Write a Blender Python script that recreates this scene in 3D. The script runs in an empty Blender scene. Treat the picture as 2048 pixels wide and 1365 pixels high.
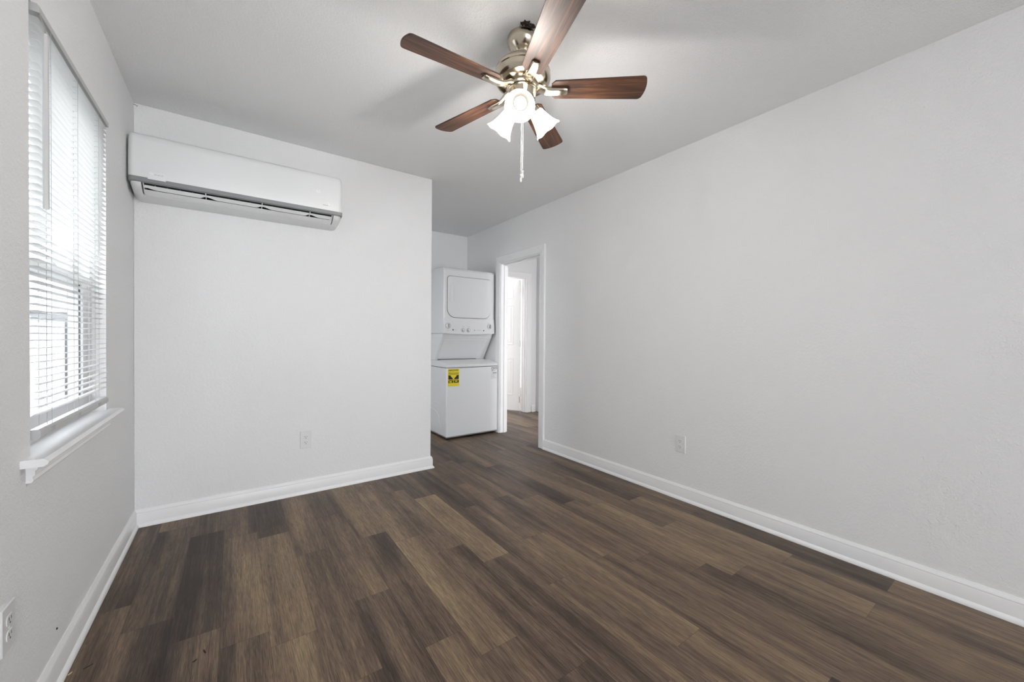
import bpy, bmesh, math, random
from mathutils import Vector, Matrix
PI = math.pi
random.seed(7)
sc = bpy.context.scene
COL = sc.collection

# ------------------------------------------------------------------ camera, world, light, exposure
CAM_H = 1.115
yaw, pitch, roll = 0.6209, -0.0097, 0.0077
cy, sy, cp, sp = math.cos(yaw), math.sin(yaw), math.cos(pitch), math.sin(pitch)
Fv = Vector((sy*cp, cy*cp, sp)); R0 = Vector((cy, -sy, 0)); U0 = R0.cross(Fv)
Rv = math.cos(roll)*R0 + math.sin(roll)*U0
Uv = -math.sin(roll)*R0 + math.cos(roll)*U0
cam_d = bpy.data.cameras.new('camera'); cam = bpy.data.objects.new('camera', cam_d); COL.objects.link(cam)
cam_d.sensor_width = 36.0; cam_d.lens = 779.743/2048*36.0; cam_d.clip_start = 0.02
cam.matrix_world = Matrix(((Rv.x, Uv.x, -Fv.x, 0), (Rv.y, Uv.y, -Fv.y, 0), (Rv.z, Uv.z, -Fv.z, CAM_H), (0, 0, 0, 1)))
sc.camera = cam
vs = sc.view_settings
vs.view_transform = 'Standard'; vs.look = 'None'; vs.gamma = 1.0; vs.use_curve_mapping = False
vs.exposure = 0.08

world = bpy.data.worlds.new('overcast_sky'); sc.world = world; world.use_nodes = True
bg = world.node_tree.nodes['Background']
bg.inputs[0].default_value = (0.94, 0.975, 1.0, 1); bg.inputs[1].default_value = 8.5

def area_light(name, loc, direction, sx, szz, power, color=(1, 1, 1)):
    l = bpy.data.lights.new(name, 'AREA'); l.shape = 'RECTANGLE'; l.size = sx; l.size_y = szz
    l.energy = power; l.color = color
    o = bpy.data.objects.new(name, l); COL.objects.link(o); o.location = loc
    o.rotation_euler = Vector(direction).to_track_quat('-Z', 'Y').to_euler()
    return o
# fill lamps added behind the camera and at the hall end; far-room daylight
area_light('rear_fill_light', (0.95, -5.40, 1.05), (0.10, 1, 0.28), 2.3, 1.9, 40, (0.97, 0.985, 1.0))
area_light('far_room_daylight', (2.75, 7.6, 1.6), (0.15, -1, -0.02), 1.6, 1.4, 175, (1, 1, 1))
area_light('hall_end_fill_light', (3.17, 0.15, 1.25), (0, 1, 0), 0.7, 1.7, 40, (1, 1, 1))
BULB_POWER = 7.4
BULB_COL = (1.0, 0.97, 0.925)

# ------------------------------------------------------------------ measures (metres)
XL, XR, YB, H, XE, YA = -0.4645, 2.5297, 3.083, 2.44, 1.3649, 4.574
YR = -5.0            # wall behind the camera
XH = 3.72            # far side wall of the hall
TW = 0.115           # wall thickness

# ------------------------------------------------------------------ material helpers
def s2l(c):
    return tuple((v/12.92 if v <= 0.04045 else ((v+0.055)/1.055)**2.4) for v in c)
def rgb(r, g, b): return s2l((r/255, g/255, b/255)) + (1.0,)

def mat(name, color, rough=0.5, metal=0.0, spec=0.5, bump=None, coat=0.0):
    m = bpy.data.materials.new(name); m.use_nodes = True
    nt = m.node_tree; b = nt.nodes['Principled BSDF']
    b.inputs['Base Color'].default_value = color
    b.inputs['Roughness'].default_value = rough; b.inputs['Metallic'].default_value = metal
    b.inputs['Specular IOR Level'].default_value = spec
    b.inputs['Coat Weight'].default_value = coat
    if bump:
        tc = nt.nodes.new('ShaderNodeTexCoord')
        prev = None
        for scale, dist, detail in bump:
            n = nt.nodes.new('ShaderNodeTexNoise'); n.inputs['Scale'].default_value = scale
            n.inputs['Detail'].default_value = detail; n.inputs['Roughness'].default_value = 0.55
            nt.links.new(tc.outputs['Object'], n.inputs['Vector'])
            bp = nt.nodes.new('ShaderNodeBump'); bp.inputs['Strength'].default_value = 1.0
            bp.inputs['Distance'].default_value = dist
            nt.links.new(n.outputs['Fac'], bp.inputs['Height'])
            if prev: nt.links.new(prev.outputs['Normal'], bp.inputs['Normal'])
            prev = bp
        nt.links.new(prev.outputs['Normal'], b.inputs['Normal'])
    return m

def emis(name, color, strength):
    m = bpy.data.materials.new(name); m.use_nodes = True; nt = m.node_tree
    nt.nodes.remove(nt.nodes['Principled BSDF'])
    e = nt.nodes.new('ShaderNodeEmission'); e.inputs[0].default_value = color; e.inputs[1].default_value = strength
    nt.links.new(e.outputs[0], nt.nodes['Material Output'].inputs[0])
    return m

def translucent(name, color, tw, emit=0.0, rough=0.4):
    m = bpy.data.materials.new(name); m.use_nodes = True; nt = m.node_tree
    b = nt.nodes['Principled BSDF']; b.inputs['Base Color'].default_value = color; b.inputs['Roughness'].default_value = rough
    t = nt.nodes.new('ShaderNodeBsdfTranslucent'); t.inputs[0].default_value = color
    mx = nt.nodes.new('ShaderNodeMixShader'); mx.inputs[0].default_value = tw
    nt.links.new(b.outputs[0], mx.inputs[1]); nt.links.new(t.outputs[0], mx.inputs[2])
    last = mx
    if emit:
        e = nt.nodes.new('ShaderNodeEmission'); e.inputs[0].default_value = (1, 0.97, 0.92, 1); e.inputs[1].default_value = emit
        a = nt.nodes.new('ShaderNodeAddShader'); nt.links.new(mx.outputs[0], a.inputs[0]); nt.links.new(e.outputs[0], a.inputs[1]); last = a
    nt.links.new(last.outputs[0], nt.nodes['Material Output'].inputs[0])
    return m

def glass(name, tint=(1, 1, 1, 1), trans=0.9):
    m = bpy.data.materials.new(name); m.use_nodes = True; nt = m.node_tree
    nt.nodes.remove(nt.nodes['Principled BSDF'])
    t = nt.nodes.new('ShaderNodeBsdfTransparent'); t.inputs[0].default_value = tint
    g = nt.nodes.new('ShaderNodeBsdfGlossy'); g.inputs['Roughness'].default_value = 0.02
    mx = nt.nodes.new('ShaderNodeMixShader'); mx.inputs[0].default_value = 1-trans
    nt.links.new(t.outputs[0], mx.inputs[1]); nt.links.new(g.outputs[0], mx.inputs[2])
    nt.links.new(mx.outputs[0], nt.nodes['Material Output'].inputs[0])
    return m

M = {}
M['wall'] = mat('white_wall_paint', rgb(233, 233, 234), 0.75, spec=0.25, bump=[(80, 0.0020, 2), (220, 0.0012, 2)])
M['ceil'] = mat('white_textured_ceiling', rgb(245, 245, 246), 0.85, spec=0.15, bump=[(110, 0.0026, 3), (260, 0.0020, 2)])
M['trim'] = mat('white_trim_gloss', rgb(238, 238, 239), 0.32, spec=0.45)
M['door'] = mat('white_door_paint', rgb(238, 238, 238), 0.4)
M['plastic'] = mat('white_appliance_plastic', rgb(232, 233, 234), 0.35, spec=0.5)
M['enamel'] = mat('white_enamel_steel', rgb(226, 227, 229), 0.28, spec=0.5)
M['grey_trim'] = mat('silver_grey_plastic', rgb(136, 137, 139), 0.4)
M['dark'] = mat('dark_recess', rgb(48, 48, 50), 0.7)
M['black'] = mat('black_plastic', rgb(18, 18, 18), 0.5)
M['outlet'] = mat('outlet_plastic', rgb(225, 225, 226), 0.35)
M['slot'] = mat('outlet_slot', rgb(60, 60, 60), 0.6)
M['nickel'] = mat('brushed_nickel', rgb(200, 190, 172), 0.2, metal=1.0, bump=[(400, 0.00003, 1)])
M['nickel_dark'] = mat('shadowed_nickel_socket', rgb(70, 66, 60), 0.4, metal=1.0)
M['chain'] = mat('chain_metal', rgb(215, 213, 208), 0.25, metal=1.0)
M['crystal'] = mat('clear_fob', rgb(225, 222, 215), 0.08, metal=0.6)
M['socket'] = mat('dark_lamp_socket', (0.03, 0.028, 0.024, 1), 0.8, spec=0.05)
M['bulb'] = emis('lit_bulb', (1, 0.96, 0.88, 1), 9.0)
M['shade'] = translucent('frosted_lamp_glass', (0.95, 0.94, 0.92, 1), 0.4, emit=7)
M['slat'] = translucent('white_blind_slat', (0.88, 0.88, 0.88, 1), 0.25)
M['blind'] = mat('white_blind_rail', rgb(186, 186, 186), 0.4)
M['wand'] = mat('clear_grey_wand', rgb(205, 205, 206), 0.25)
M['cord'] = mat('blind_cord', rgb(182, 182, 182), 0.8)
M['vinyl'] = mat('white_vinyl_frame', rgb(225, 225, 226), 0.4)
M['glass'] = glass('window_glass', (0.97, 0.98, 0.98, 1), 0.94)
M['screen'] = glass('insect_screen', (0.80, 0.80, 0.81, 1), 1.0)
M['siding'] = mat('pale_siding', rgb(182, 183, 184), 0.8)
M['edge_shade'] = mat('sash_edge_shade_grey', rgb(100, 101, 102), 0.6)
M['ground'] = mat('grey_concrete_yard', rgb(128, 127, 124), 0.9)
M['bounce_ground'] = mat('pale_bounce_ground', rgb(236, 235, 233), 0.9)
M['yellow'] = mat('yellow_label_paper', rgb(232, 214, 40), 0.55)
M['labelblack'] = mat('label_black_ink', rgb(24, 20, 22), 0.6)
M['paper'] = mat('white_label_paper', rgb(222, 222, 224), 0.6)
M['ink'] = mat('grey_label_ink', rgb(92, 93, 96), 0.6)
M['inklight'] = mat('pale_print', rgb(168, 169, 171), 0.6)
M['whitemark'] = mat('white_print', rgb(252, 252, 252), 0.4)
M['palegrey'] = mat('faint_grey_print', rgb(205, 206, 207), 0.5)
M['film'] = mat('pale_sticker_film', rgb(234, 235, 236), 0.35)
M['torn'] = mat('torn_brown_paper', rgb(52, 38, 30), 0.9, bump=[(120, 0.004, 3)])
M['rust'] = mat('dark_nail', rgb(60, 58, 56), 0.6)
M['chip'] = mat('dark_wood_chip', rgb(38, 30, 25), 0.8)
M['palechip'] = mat('pale_wood_chip', rgb(190, 170, 140), 0.8)

def wood_blade():
    m = bpy.data.materials.new('walnut_blade_veneer'); m.use_nodes = True; nt = m.node_tree; N = nt.nodes; L = nt.links
    b = N['Principled BSDF']; b.inputs['Roughness'].default_value = 0.5; b.inputs['Specular IOR Level'].default_value = 0.5
    tc = N.new('ShaderNodeTexCoord'); mp = N.new('ShaderNodeMapping'); mp.inputs['Scale'].default_value = (1.2, 16, 16)
    L.new(tc.outputs['Object'], mp.inputs[0])
    n1 = N.new('ShaderNodeTexNoise'); n1.inputs['Scale'].default_value = 4; n1.inputs['Detail'].default_value = 6; n1.inputs['Distortion'].default_value = 0.6
    L.new(mp.outputs[0], n1.inputs['Vector'])
    mp2 = N.new('ShaderNodeMapping'); mp2.inputs['Scale'].default_value = (6, 260, 100); L.new(tc.outputs['Object'], mp2.inputs[0])
    n2 = N.new('ShaderNodeTexNoise'); n2.inputs['Scale'].default_value = 1.5; n2.inputs['Detail'].default_value = 4
    L.new(mp2.outputs[0], n2.inputs['Vector'])
    r = N.new('ShaderNodeValToRGB'); e = r.color_ramp.elements
    e[0].position = 0.3; e[0].color = rgb(52, 34, 28); e[1].position = 0.7; e[1].color = rgb(118, 80, 54)
    x = e.new(0.5); x.color = rgb(82, 53, 39)
    L.new(n1.outputs['Fac'], r.inputs[0])
    mr = N.new('ShaderNodeMapRange'); mr.inputs[1].default_value = 0.3; mr.inputs[2].default_value = 0.7; mr.inputs[3].default_value = 0.62; mr.inputs[4].default_value = 1.15
    L.new(n2.outputs['Fac'], mr.inputs[0])
    mx = N.new('ShaderNodeMix'); mx.data_type = 'RGBA'; mx.blend_type = 'MULTIPLY'; mx.inputs['Factor'].default_value = 1
    L.new(r.outputs[0], mx.inputs['A']); L.new(mr.outputs[0], mx.inputs['B']); L.new(mx.outputs['Result'], b.inputs['Base Color'])
    return m
M['blade'] = wood_blade()

def floor_mat():
    m = bpy.data.materials.new('walnut_plank_floor'); m.use_nodes = True; nt = m.node_tree; N = nt.nodes; L = nt.links
    b = N['Principled BSDF']; b.inputs['Specular IOR Level'].default_value = 0.25
    at = N.new('ShaderNodeAttribute'); at.attribute_name = 'plank'
    sep = N.new('ShaderNodeSeparateColor'); L.new(at.outputs['Color'], sep.inputs[0])
    tc = N.new('ShaderNodeTexCoord')
    off = N.new('ShaderNodeCombineXYZ')
    for i, ch in enumerate(('Green', 'Blue', 'Green')):
        k = N.new('ShaderNodeMath'); k.operation = 'MULTIPLY'; k.inputs[1].default_value = (37, 53, 19)[i]
        L.new(sep.outputs[ch], k.inputs[0]); L.new(k.outputs[0], off.inputs[i])
    add = N.new('ShaderNodeVectorMath'); add.operation = 'ADD'
    L.new(tc.outputs['Object'], add.inputs[0]); L.new(off.outputs[0], add.inputs[1])
    def noise(scale, sc3, detail, dist=0.0, rough=0.55):
        mp = N.new('ShaderNodeMapping'); mp.inputs['Scale'].default_value = sc3; L.new(add.outputs[0], mp.inputs[0])
        n = N.new('ShaderNodeTexNoise'); n.inputs['Scale'].default_value = scale; n.inputs['Detail'].default_value = detail
        n.inputs['Distortion'].default_value = dist; n.inputs['Roughness'].default_value = rough
        L.new(mp.outputs[0], n.inputs['Vector']); return n.outputs['Fac']
    broad = noise(1.0, (9, 0.55, 1), 3, 0.5)          # soft stripes along the board
    streak = noise(1.0, (55, 1.5, 1), 4, 1.2)         # cathedral streaks
    grain = noise(1.0, (330, 13, 1), 3, 1.0)           # fine grain
    blot = noise(1.0, (6, 3, 1), 4, 0.4)
    def math_(op, a, bb):
        k = N.new('ShaderNodeMath'); k.operation = op
        for i, v in enumerate((a, bb)):
            if isinstance(v, (int, float)): k.inputs[i].default_value = v
            else: L.new(v, k.inputs[i])
        return k.outputs[0]
    v = math_('ADD', math_('MULTIPLY', math_('SUBTRACT', broad, 0.5), 1.5), math_('MULTIPLY', math_('SUBTRACT', streak, 0.5), 0.62))
    v = math_('ADD', v, math_('MULTIPLY', math_('SUBTRACT', blot, 0.5), 0.45))
    v = math_('ADD', v, math_('MULTIPLY', math_('SUBTRACT', grain, 0.5), 0.35))
    v = math_('ADD', v, sep.outputs['Red'])
    v = math_('ADD', math_('MULTIPLY', v, 0.86), 0.07)
    r = N.new('ShaderNodeValToRGB'); e = r.color_ramp.elements
    e[0].position = 0.0; e[0].color = rgb(54, 44, 38)
    e[1].position = 0.95; e[1].color = rgb(156, 135, 105)
    for p, c in ((0.22, (78, 65, 56)), (0.5, (113, 95, 79)), (0.72, (134, 115, 92))):
        x = e.new(p); x.color = rgb(*c)
    L.new(v, r.inputs[0])
    # thin dark joint round every board
    uv = N.new('ShaderNodeUVMap'); uv.uv_map = 'board'
    su = N.new('ShaderNodeSeparateXYZ'); L.new(uv.outputs[0], su.inputs[0])
    def edge(s, w):
        a = math_('LESS_THAN', s, w); c = math_('GREATER_THAN', s, 1-w); return math_('MAXIMUM', a, c)
    ed = math_('MAXIMUM', edge(su.outputs['X'], 0.0055), edge(su.outputs['Y'], 0.0010))
    mx = N.new('ShaderNodeMix'); mx.data_type = 'RGBA'; L.new(math_('MULTIPLY', ed, 0.45), mx.inputs['Factor'])
    gm_ = N.new('ShaderNodeMapRange'); gm_.inputs[1].default_value = 0.33; gm_.inputs[2].default_value = 0.67; gm_.inputs[3].default_value = 0.66; gm_.inputs[4].default_value = 1.28
    L.new(grain, gm_.inputs[0])
    gx = N.new('ShaderNodeMix'); gx.data_type = 'RGBA'; gx.blend_type = 'MULTIPLY'; gx.inputs['Factor'].default_value = 1
    L.new(r.outputs[0], gx.inputs['A']); L.new(gm_.outputs[0], gx.inputs['B'])
    L.new(gx.outputs['Result'], mx.inputs['A']); mx.inputs['B'].default_value = rgb(40, 33, 29)
    L.new(mx.outputs['Result'], b.inputs['Base Color'])
    ro = N.new('ShaderNodeMapRange'); ro.inputs[3].default_value = 0.34; ro.inputs[4].default_value = 0.5
    L.new(grain, ro.inputs[0]); L.new(ro.outputs[0], b.inputs['Roughness'])
    bp = N.new('ShaderNodeBump'); bp.inputs['Distance'].default_value = 0.0006; bp.inputs['Strength'].default_value = 0.7
    L.new(grain, bp.inputs['Height']); L.new(bp.outputs['Normal'], b.inputs['Normal'])
    return m
M['floor'] = floor_mat()

# ------------------------------------------------------------------ mesh helpers
def wloc(o):
    v = Vector((0, 0, 0))
    while o is not None:
        v += o.location; o = o.parent
    return v

class MB:
    def __init__(self): self.v = []; self.f = []
    def add(self, vs_, fs_):
        n = len(self.v); self.v += [Vector(p) for p in vs_]; self.f += [[i+n for i in f] for f in fs_]; return self
    def box(self, x0, x1, y0, y1, z0, z1):
        return self.add([(x0,y0,z0),(x1,y0,z0),(x1,y1,z0),(x0,y1,z0),(x0,y0,z1),(x1,y0,z1),(x1,y1,z1),(x0,y1,z1)],
                        [(3,2,1,0),(4,5,6,7),(0,1,5,4),(1,2,6,5),(2,3,7,6),(3,0,4,7)])
    def prism(self, poly, axis, a, b):
        """poly: 2-D points; axis 'x' -> (y,z), 'y' -> (x,z), 'z' -> (x,y)"""
        def P(p, t): return {'x': (t, p[0], p[1]), 'y': (p[0], t, p[1]), 'z': (p[0], p[1], t)}[axis]
        n = len(poly); vs_ = [P(p, a) for p in poly] + [P(p, b) for p in poly]
        fs_ = [list(range(n)), list(range(2*n-1, n-1, -1))] + [[(i+1) % n, i, i+n, (i+1) % n+n] for i in range(n)]
        return self.add(vs_, fs_)
    def loft(self, rings, cap=True, closed=True):
        n = len(rings[0]); vs_ = [p for r in rings for p in r]; fs_ = []
        for k in range(len(rings)-1):
            for i in range(n if closed else n-1):
                j = (i+1) % n; fs_.append([k*n+i, k*n+j, (k+1)*n+j, (k+1)*n+i])
        if cap: fs_.append(list(range(n-1, -1, -1))); fs_.append([(len(rings)-1)*n+i for i in range(n)])
        return self.add(vs_, fs_)
    def lathe(self, prof, seg=32, mtx=None, cap=True):
        rings = []
        for r, z in prof:
            rings.append([Vector((r*math.cos(2*PI*i/seg), r*math.sin(2*PI*i/seg), z)) for i in range(seg)])
        if mtx is not None: rings = [[mtx @ p for p in rr] for rr in rings]
        return self.loft(rings, cap)
    def tube(self, pts, r, seg=8, cap=True):
        pts = [Vector(p) for p in pts]; rings = []
        for i, p in enumerate(pts):
            t = (pts[min(i+1, len(pts)-1)] - pts[max(i-1, 0)]).normalized()
            a = Vector((0, 0, 1)) if abs(t.z) < 0.9 else Vector((1, 0, 0))
            u = t.cross(a).normalized(); w = t.cross(u)
            rr = r[i] if isinstance(r, (list, tuple)) else r
            rings.append([p + rr*(math.cos(2*PI*k/seg)*u + math.sin(2*PI*k/seg)*w) for k in range(seg)])
        return self.loft(rings, cap)
    def ball(self, c, r, seg=10, rng=6, sz=1.0):
        prof = [(max(r*math.sin(PI*i/rng), 1e-5), -r*sz*math.cos(PI*i/rng)) for i in range(rng+1)]
        return self.lathe(prof, seg, Matrix.Translation(Vector(c)))
    def build(self, name, m, parent=None, bevel=0.0, bseg=2, smooth=None, local=False, angle=None):
        off = Vector((0, 0, 0)) if local or parent is None else wloc(parent)
        me = bpy.data.meshes.new(name); me.from_pydata([tuple(p-off) for p in self.v], [], self.f)
        bm = bmesh.new(); bm.from_mesh(me); bmesh.ops.recalc_face_normals(bm, faces=bm.faces); bm.to_mesh(me); bm.free()
        me.materials.append(m)
        o = bpy.data.objects.new(name, me); COL.objects.link(o)
        if parent is not None: o.parent = parent
        if smooth is not None:
            for p in me.polygons: p.use_smooth = True
            me.set_sharp_from_angle(angle=math.radians(smooth))
        if bevel:
            md = o.modifiers.new('bevel', 'BEVEL'); md.width = bevel; md.segments = bseg; md.limit_method = 'ANGLE'; md.angle_limit = math.radians(angle or 40)
        return o

def empty(name, loc, rz=0.0):
    o = bpy.data.objects.new(name, None); COL.objects.link(o); o.location = loc; o.rotation_euler = (0, 0, rz); o.empty_display_size = 0.1
    return o
def tag(o, label, cat, group=None):
    o['label'] = label; o['category'] = cat
    if group: o['group'] = group
    return o
def struct(o): o['kind'] = 'structure'; return o
def rrect(x0, x1, z0, z1, r, n=6):
    """rounded rectangle; r = (bl, br, tr, tl)"""
    if not isinstance(r, (tuple, list)): r = (r,)*4
    out = []
    for (cx, cz, a0, rr) in ((x0, z0, PI, r[0]), (x1, z0, 1.5*PI, r[1]), (x1, z1, 0, r[2]), (x0, z1, 0.5*PI, r[3])):
        ox = cx + (rr if cx == x0 else -rr); oz = cz + (rr if cz == z0 else -rr)
        for i in range(n+1):
            a = a0 + 0.5*PI*i/n; out.append((ox+rr*math.cos(a), oz+rr*math.sin(a)))
    return out
def text_part(name, s, size, origin, xdir, updir, m, parent, depth=0.0004, bold=0.0, sx=1.0):
    cu = bpy.data.curves.new(name, 'FONT'); cu.body = s; cu.size = size; cu.extrude = depth; cu.offset = bold
    t = bpy.data.objects.new(name, cu); COL.objects.link(t); bpy.context.view_layer.update()
    me = bpy.data.meshes.new_from_object(t.evaluated_get(bpy.context.evaluated_depsgraph_get()))
    COL.objects.unlink(t); bpy.data.objects.remove(t)
    X, Uq = Vector(xdir), Vector(updir); Z = X.cross(Uq); off = wloc(parent)
    for v in me.vertices:
        c = v.co.copy(); v.co = Vector(origin) + X*c.x*sx + Uq*c.y + Z*c.z - off
    me.name = name; me.materials.clear(); me.materials.append(m)
    o = bpy.data.objects.new(name, me); COL.objects.link(o); o.parent = parent
    return o

# ------------------------------------------------------------------ the setting
XMIN, XMAX, YMAX = XL-TW, 5.4, 8.2
# window opening in the left wall
WY0, WY1, WZ0, WZ1 = 1.678, 2.487, 0.748, 2.052
w = MB()
w.box(XL-TW, XL, YR-TW, WY0, 0, H).box(XL-TW, XL, WY1, YB+TW, 0, H)
w.box(XL-TW, XL, WY0, WY1, 0, WZ0).box(XL-TW, XL, WY0, WY1, WZ1, H)
w.box(XL-TW, XL, YB+TW, 3.45, 0, H).box(XL-TW, XL, 4.35, YA+TW, 0, H).box(XL-TW, XL, 3.45, 4.35, 0, 0.9).box(XL-TW, XL, 3.45, 4.35, 1.85, H)  # unseen opening added on the left so sky light reaches the alcove
struct(w.build('wall_left', M['wall']))
w = MB(); w.box(XL, XE, YB, YB+TW, 0, H)
struct(w.build('wall_back', M['wall'], bevel=0.004))
# alcove wall goes on behind the hall; doorway into the far room
DX0, DX1, DZ2 = 2.78, 3.545, 2.0
w = MB(); w.box(XL, DX0, YA, YA+TW, 0, H).box(DX1, XH+TW, YA, YA+TW, 0, H).box(DX0, DX1, YA, YA+TW, DZ2, H)
struct(w.build('wall_alcove', M['wall']))
# right wall with the cased opening
OY0, OY1, OZ = 3.045, 3.778, 1.978
TR = 0.092
w = MB(); w.box(XR, XR+TR, YR-TW, OY0, 0, H).box(XR, XR+TR, OY1, YA, 0, H).box(XR, XR+TR, OY0, OY1, OZ, H)
struct(w.build('wall_right', M['wall']))
# wall behind the camera; its unseen window is added to let light in
RX0, RX1, RZ0, RZ1 = -0.4, 2.3, 0.06, 2.25
w = MB(); w.box(XL, RX0, YR-TW, YR, 0, H).box(RX1, XR, YR-TW, YR, 0, H).box(RX0, RX1, YR-TW, YR, 0, RZ0).box(RX0, RX1, YR-TW, YR, RZ1, H)
struct(w.build('wall_rear', M['wall']))
f = MB()
for (a, b, c, d) in ((RX0, RX0+.05, RZ0, RZ1), (RX1-.05, RX1, RZ0, RZ1), (RX0+.05, RX1-.05, RZ0, RZ0+.05), (RX0+.05, RX1-.05, RZ1-.05, RZ1), (0.93, 0.97, RZ0+.05, RZ1-.05)):
    f.box(a, b, YR-TW+.02, YR-.03, c, d)
struct(f.build('added_rear_window', M['vinyl'], bevel=0.003))
# hall side wall with a closed door, near hall end, far room shell
HY0, HY1, HZ = 3.72, 4.40, 2.0
w = MB(); w.box(XH, XH+TW, 0.4, HY0, 0, H).box(XH, XH+TW, HY1, YA, 0, H).box(XH, XH+TW, HY0, HY1, HZ, H)
struct(w.build('wall_hall', M['wall']))
w = MB(); w.box(XR+TR, 2.85, 0.3, 0.4, 0, H).box(3.5, XH+TW, 0.3, 0.4, 0, H).box(2.85, 3.5, 0.3, 0.4, 0, .4).box(2.85, 3.5, 0.3, 0.4, 2.1, H); struct(w.build('wall_hall_end', M['wall']))  # end opening added to let the fill lamp in
w = MB(); w.box(1.3, 1.4, YA+TW, 8.1, 0, H).box(5.2, 5.3, YA+TW, 8.1, 0, H).box(1.3, 5.3, 8.1, 8.2, 0, H).box(XH+TW, 5.3, YA, YA+TW, 0, H)
struct(w.build('wall_far_room', M['wall']))
c = MB(); c.box(XMIN, 5.3, YR-TW, 8.2, H, H+0.1); struct(c.build('ceiling', M['ceil']))

# floor: every board laid where the photo shows its joints
PX0, PW, PL = -0.19, 0.150, 0.9125
SEAM = {-2: 2.205, -1: 2.008, 0: 1.841, 1: 2.624, 2: 2.530, 3: 2.216, 4: 2.612, 5: 2.215, 6: 2.070, 7: 1.843, 8: 1.634, 9: 2.230,
        10: 1.697, 11: 1.332, 12: 1.218, 13: 1.912, 14: 1.788, 15: 1.344, 16: 1.695, 17: 1.338}
# tone of single boards: (row, boards above (+) or below the listed joint) -> brightness shift
TONE = {(-2, 0): .22, (-2, -1): .34, (-1, 0): .16, (-1, -1): .24, (0, 0): .14, (0, -1): .30, (1, -1): .50, (1, 0): .22, (1, -2): .36,
        (2, -1): .68, (2, 0): .24, (2, -2): .68, (3, -1): .44, (3, 0): .46, (4, -1): .50, (4, 0): .34, (5, -1): .28, (5, 0): .50, (6, -1): .60, (6, 0): .50,
        (7, -1): .34, (7, 0): .5, (8, -1): .36, (8, 0): .80, (9, -1): .34, (9, 0): .28, (9, -2): .52, (10, -1): .64, (10, 0): .54, (11, -1): .58,
        (11, 0): .46, (12, -1): .50, (12, 0): .48, (13, -1): .46, (13, -2): .30, (14, -1): .62, (14, 0): .44, (14, -2): .40, (15, -1): .60,
        (15, 0): .48, (16, -1): .54, (16, 0): .26, (17, -1): .22, (17, 0): .36}
def build_floor():
    vs_, fs_, cols, uvs = [], [], [], []
    r2 = random.Random(11)
    y0, y1 = YR-TW, 8.2
    for k in range(-3, 37):
        xa, xb = PX0+PW*k, PX0+PW*(k+1)
        xa_, xb_ = max(xa, XMIN), min(xb, XMAX)
        if xb_ <= xa_: continue
        s = SEAM.get(k, r2.uniform(0, PL)+1)
        j0 = math.floor((y0-s)/PL)
        for j in range(j0, j0+14):
            ya, yb = s+j*PL, s+(j+1)*PL
            if yb <= y0 or ya >= y1: continue
            ya_, yb_ = max(ya, y0), min(yb, y1)
            n = len(vs_)
            vs_ += [(xa_, ya_, 0), (xb_, ya_, 0), (xb_, yb_, 0), (xa_, yb_, 0)]; fs_.append((n, n+1, n+2, n+3))
            t = TONE.get((k, j), r2.choice((.28, .38, .44, .5, .56)))
            cols.append((t, r2.random(), r2.random(), 1))
            uvs += [((px-xa)/PW, (py-ya)/PL) for px, py in ((xa_, ya_), (xb_, ya_), (xb_, yb_), (xa_, yb_))]
    nb = len(fs_); n = len(vs_)
    vs_ += [(XMIN, y0, -0.1), (XMAX, y0, -0.1), (XMAX, y1, -0.1), (XMIN, y1, -0.1), (XMIN, y0, -.001), (XMAX, y0, -.001), (XMAX, y1, -.001), (XMIN, y1, -.001)]
    for q in ((3, 2, 1, 0), (0, 1, 5, 4), (1, 2, 6, 5), (2, 3, 7, 6), (3, 0, 4, 7)): fs_.append(tuple(n+i for i in q))
    cols += [(0.3, 0, 0, 1)]*5; uvs += [(0.5, 0.5)]*20
    me = bpy.data.meshes.new('floor'); me.from_pydata(vs_, [], fs_)
    a = me.attributes.new('plank', 'FLOAT_COLOR', 'FACE')
    for i, c_ in enumerate(cols): a.data[i].color = c_
    u = me.uv_layers.new(name='board')
    for i, q in enumerate(uvs): u.data[i].uv = q
    me.materials.append(M['floor'])
    o = bpy.data.objects.new('floor', me); COL.objects.link(o); struct(o)
build_floor()

# baseboards: moulded profile swept along the wall line with mitred ends
BP = [(0, 0), (.024, 0), (.024, .007), (.0195, .016), (.0135, .0215), (.0135, .074), (.0115, .0795), (.0125, .0825), (.0115, .087), (.0065, .094), (.004, .1), (0, .1)]
def baseboard(name, p0, p1, n, m0=0.0, m1=0.0):
    """p0->p1 on the wall face, n = direction into the room, m0/m1 = mitre slope at the ends (along-run shift per unit of depth)"""
    p0, p1, n = Vector(p0), Vector(p1), Vector(n); d = (p1-p0).normalized()
    b = MB()
    r0 = [p0 + n*q + d*(m0*q) + Vector((0, 0, z)) for q, z in BP]
    r1 = [p1 + n*q + d*(m1*q) + Vector((0, 0, z)) for q, z in BP]
    b.loft([r0, r1]); o = b.build(name, M['trim'], smooth=28); struct(o); return o
baseboard('baseboard_left', (XL, YR, 0), (XL, YB, 0), (1, 0, 0), 1, -1)
baseboard('baseboard_back', (XL, YB, 0), (XE, YB, 0), (0, -1, 0), 1, 1)
baseboard('baseboard_wall_end', (XE, YB, 0), (XE, YB+TW, 0), (1, 0, 0), -1, 0)
baseboard('baseboard_alcove', (XL, YA, 0), (1.84, YA, 0), (0, -1, 0), 0, 0)
baseboard('baseboard_right', (XR, YR, 0), (XR, 2.972, 0), (-1, 0, 0), 1, 0)
baseboard('baseboard_rear', (RX1, YR, 0), (XR, YR, 0), (0, 1, 0), 0, -1)
baseboard('baseboard_hall', (3.632, YA, 0), (XH, YA, 0), (0, -1, 0), 0, -1)

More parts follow.
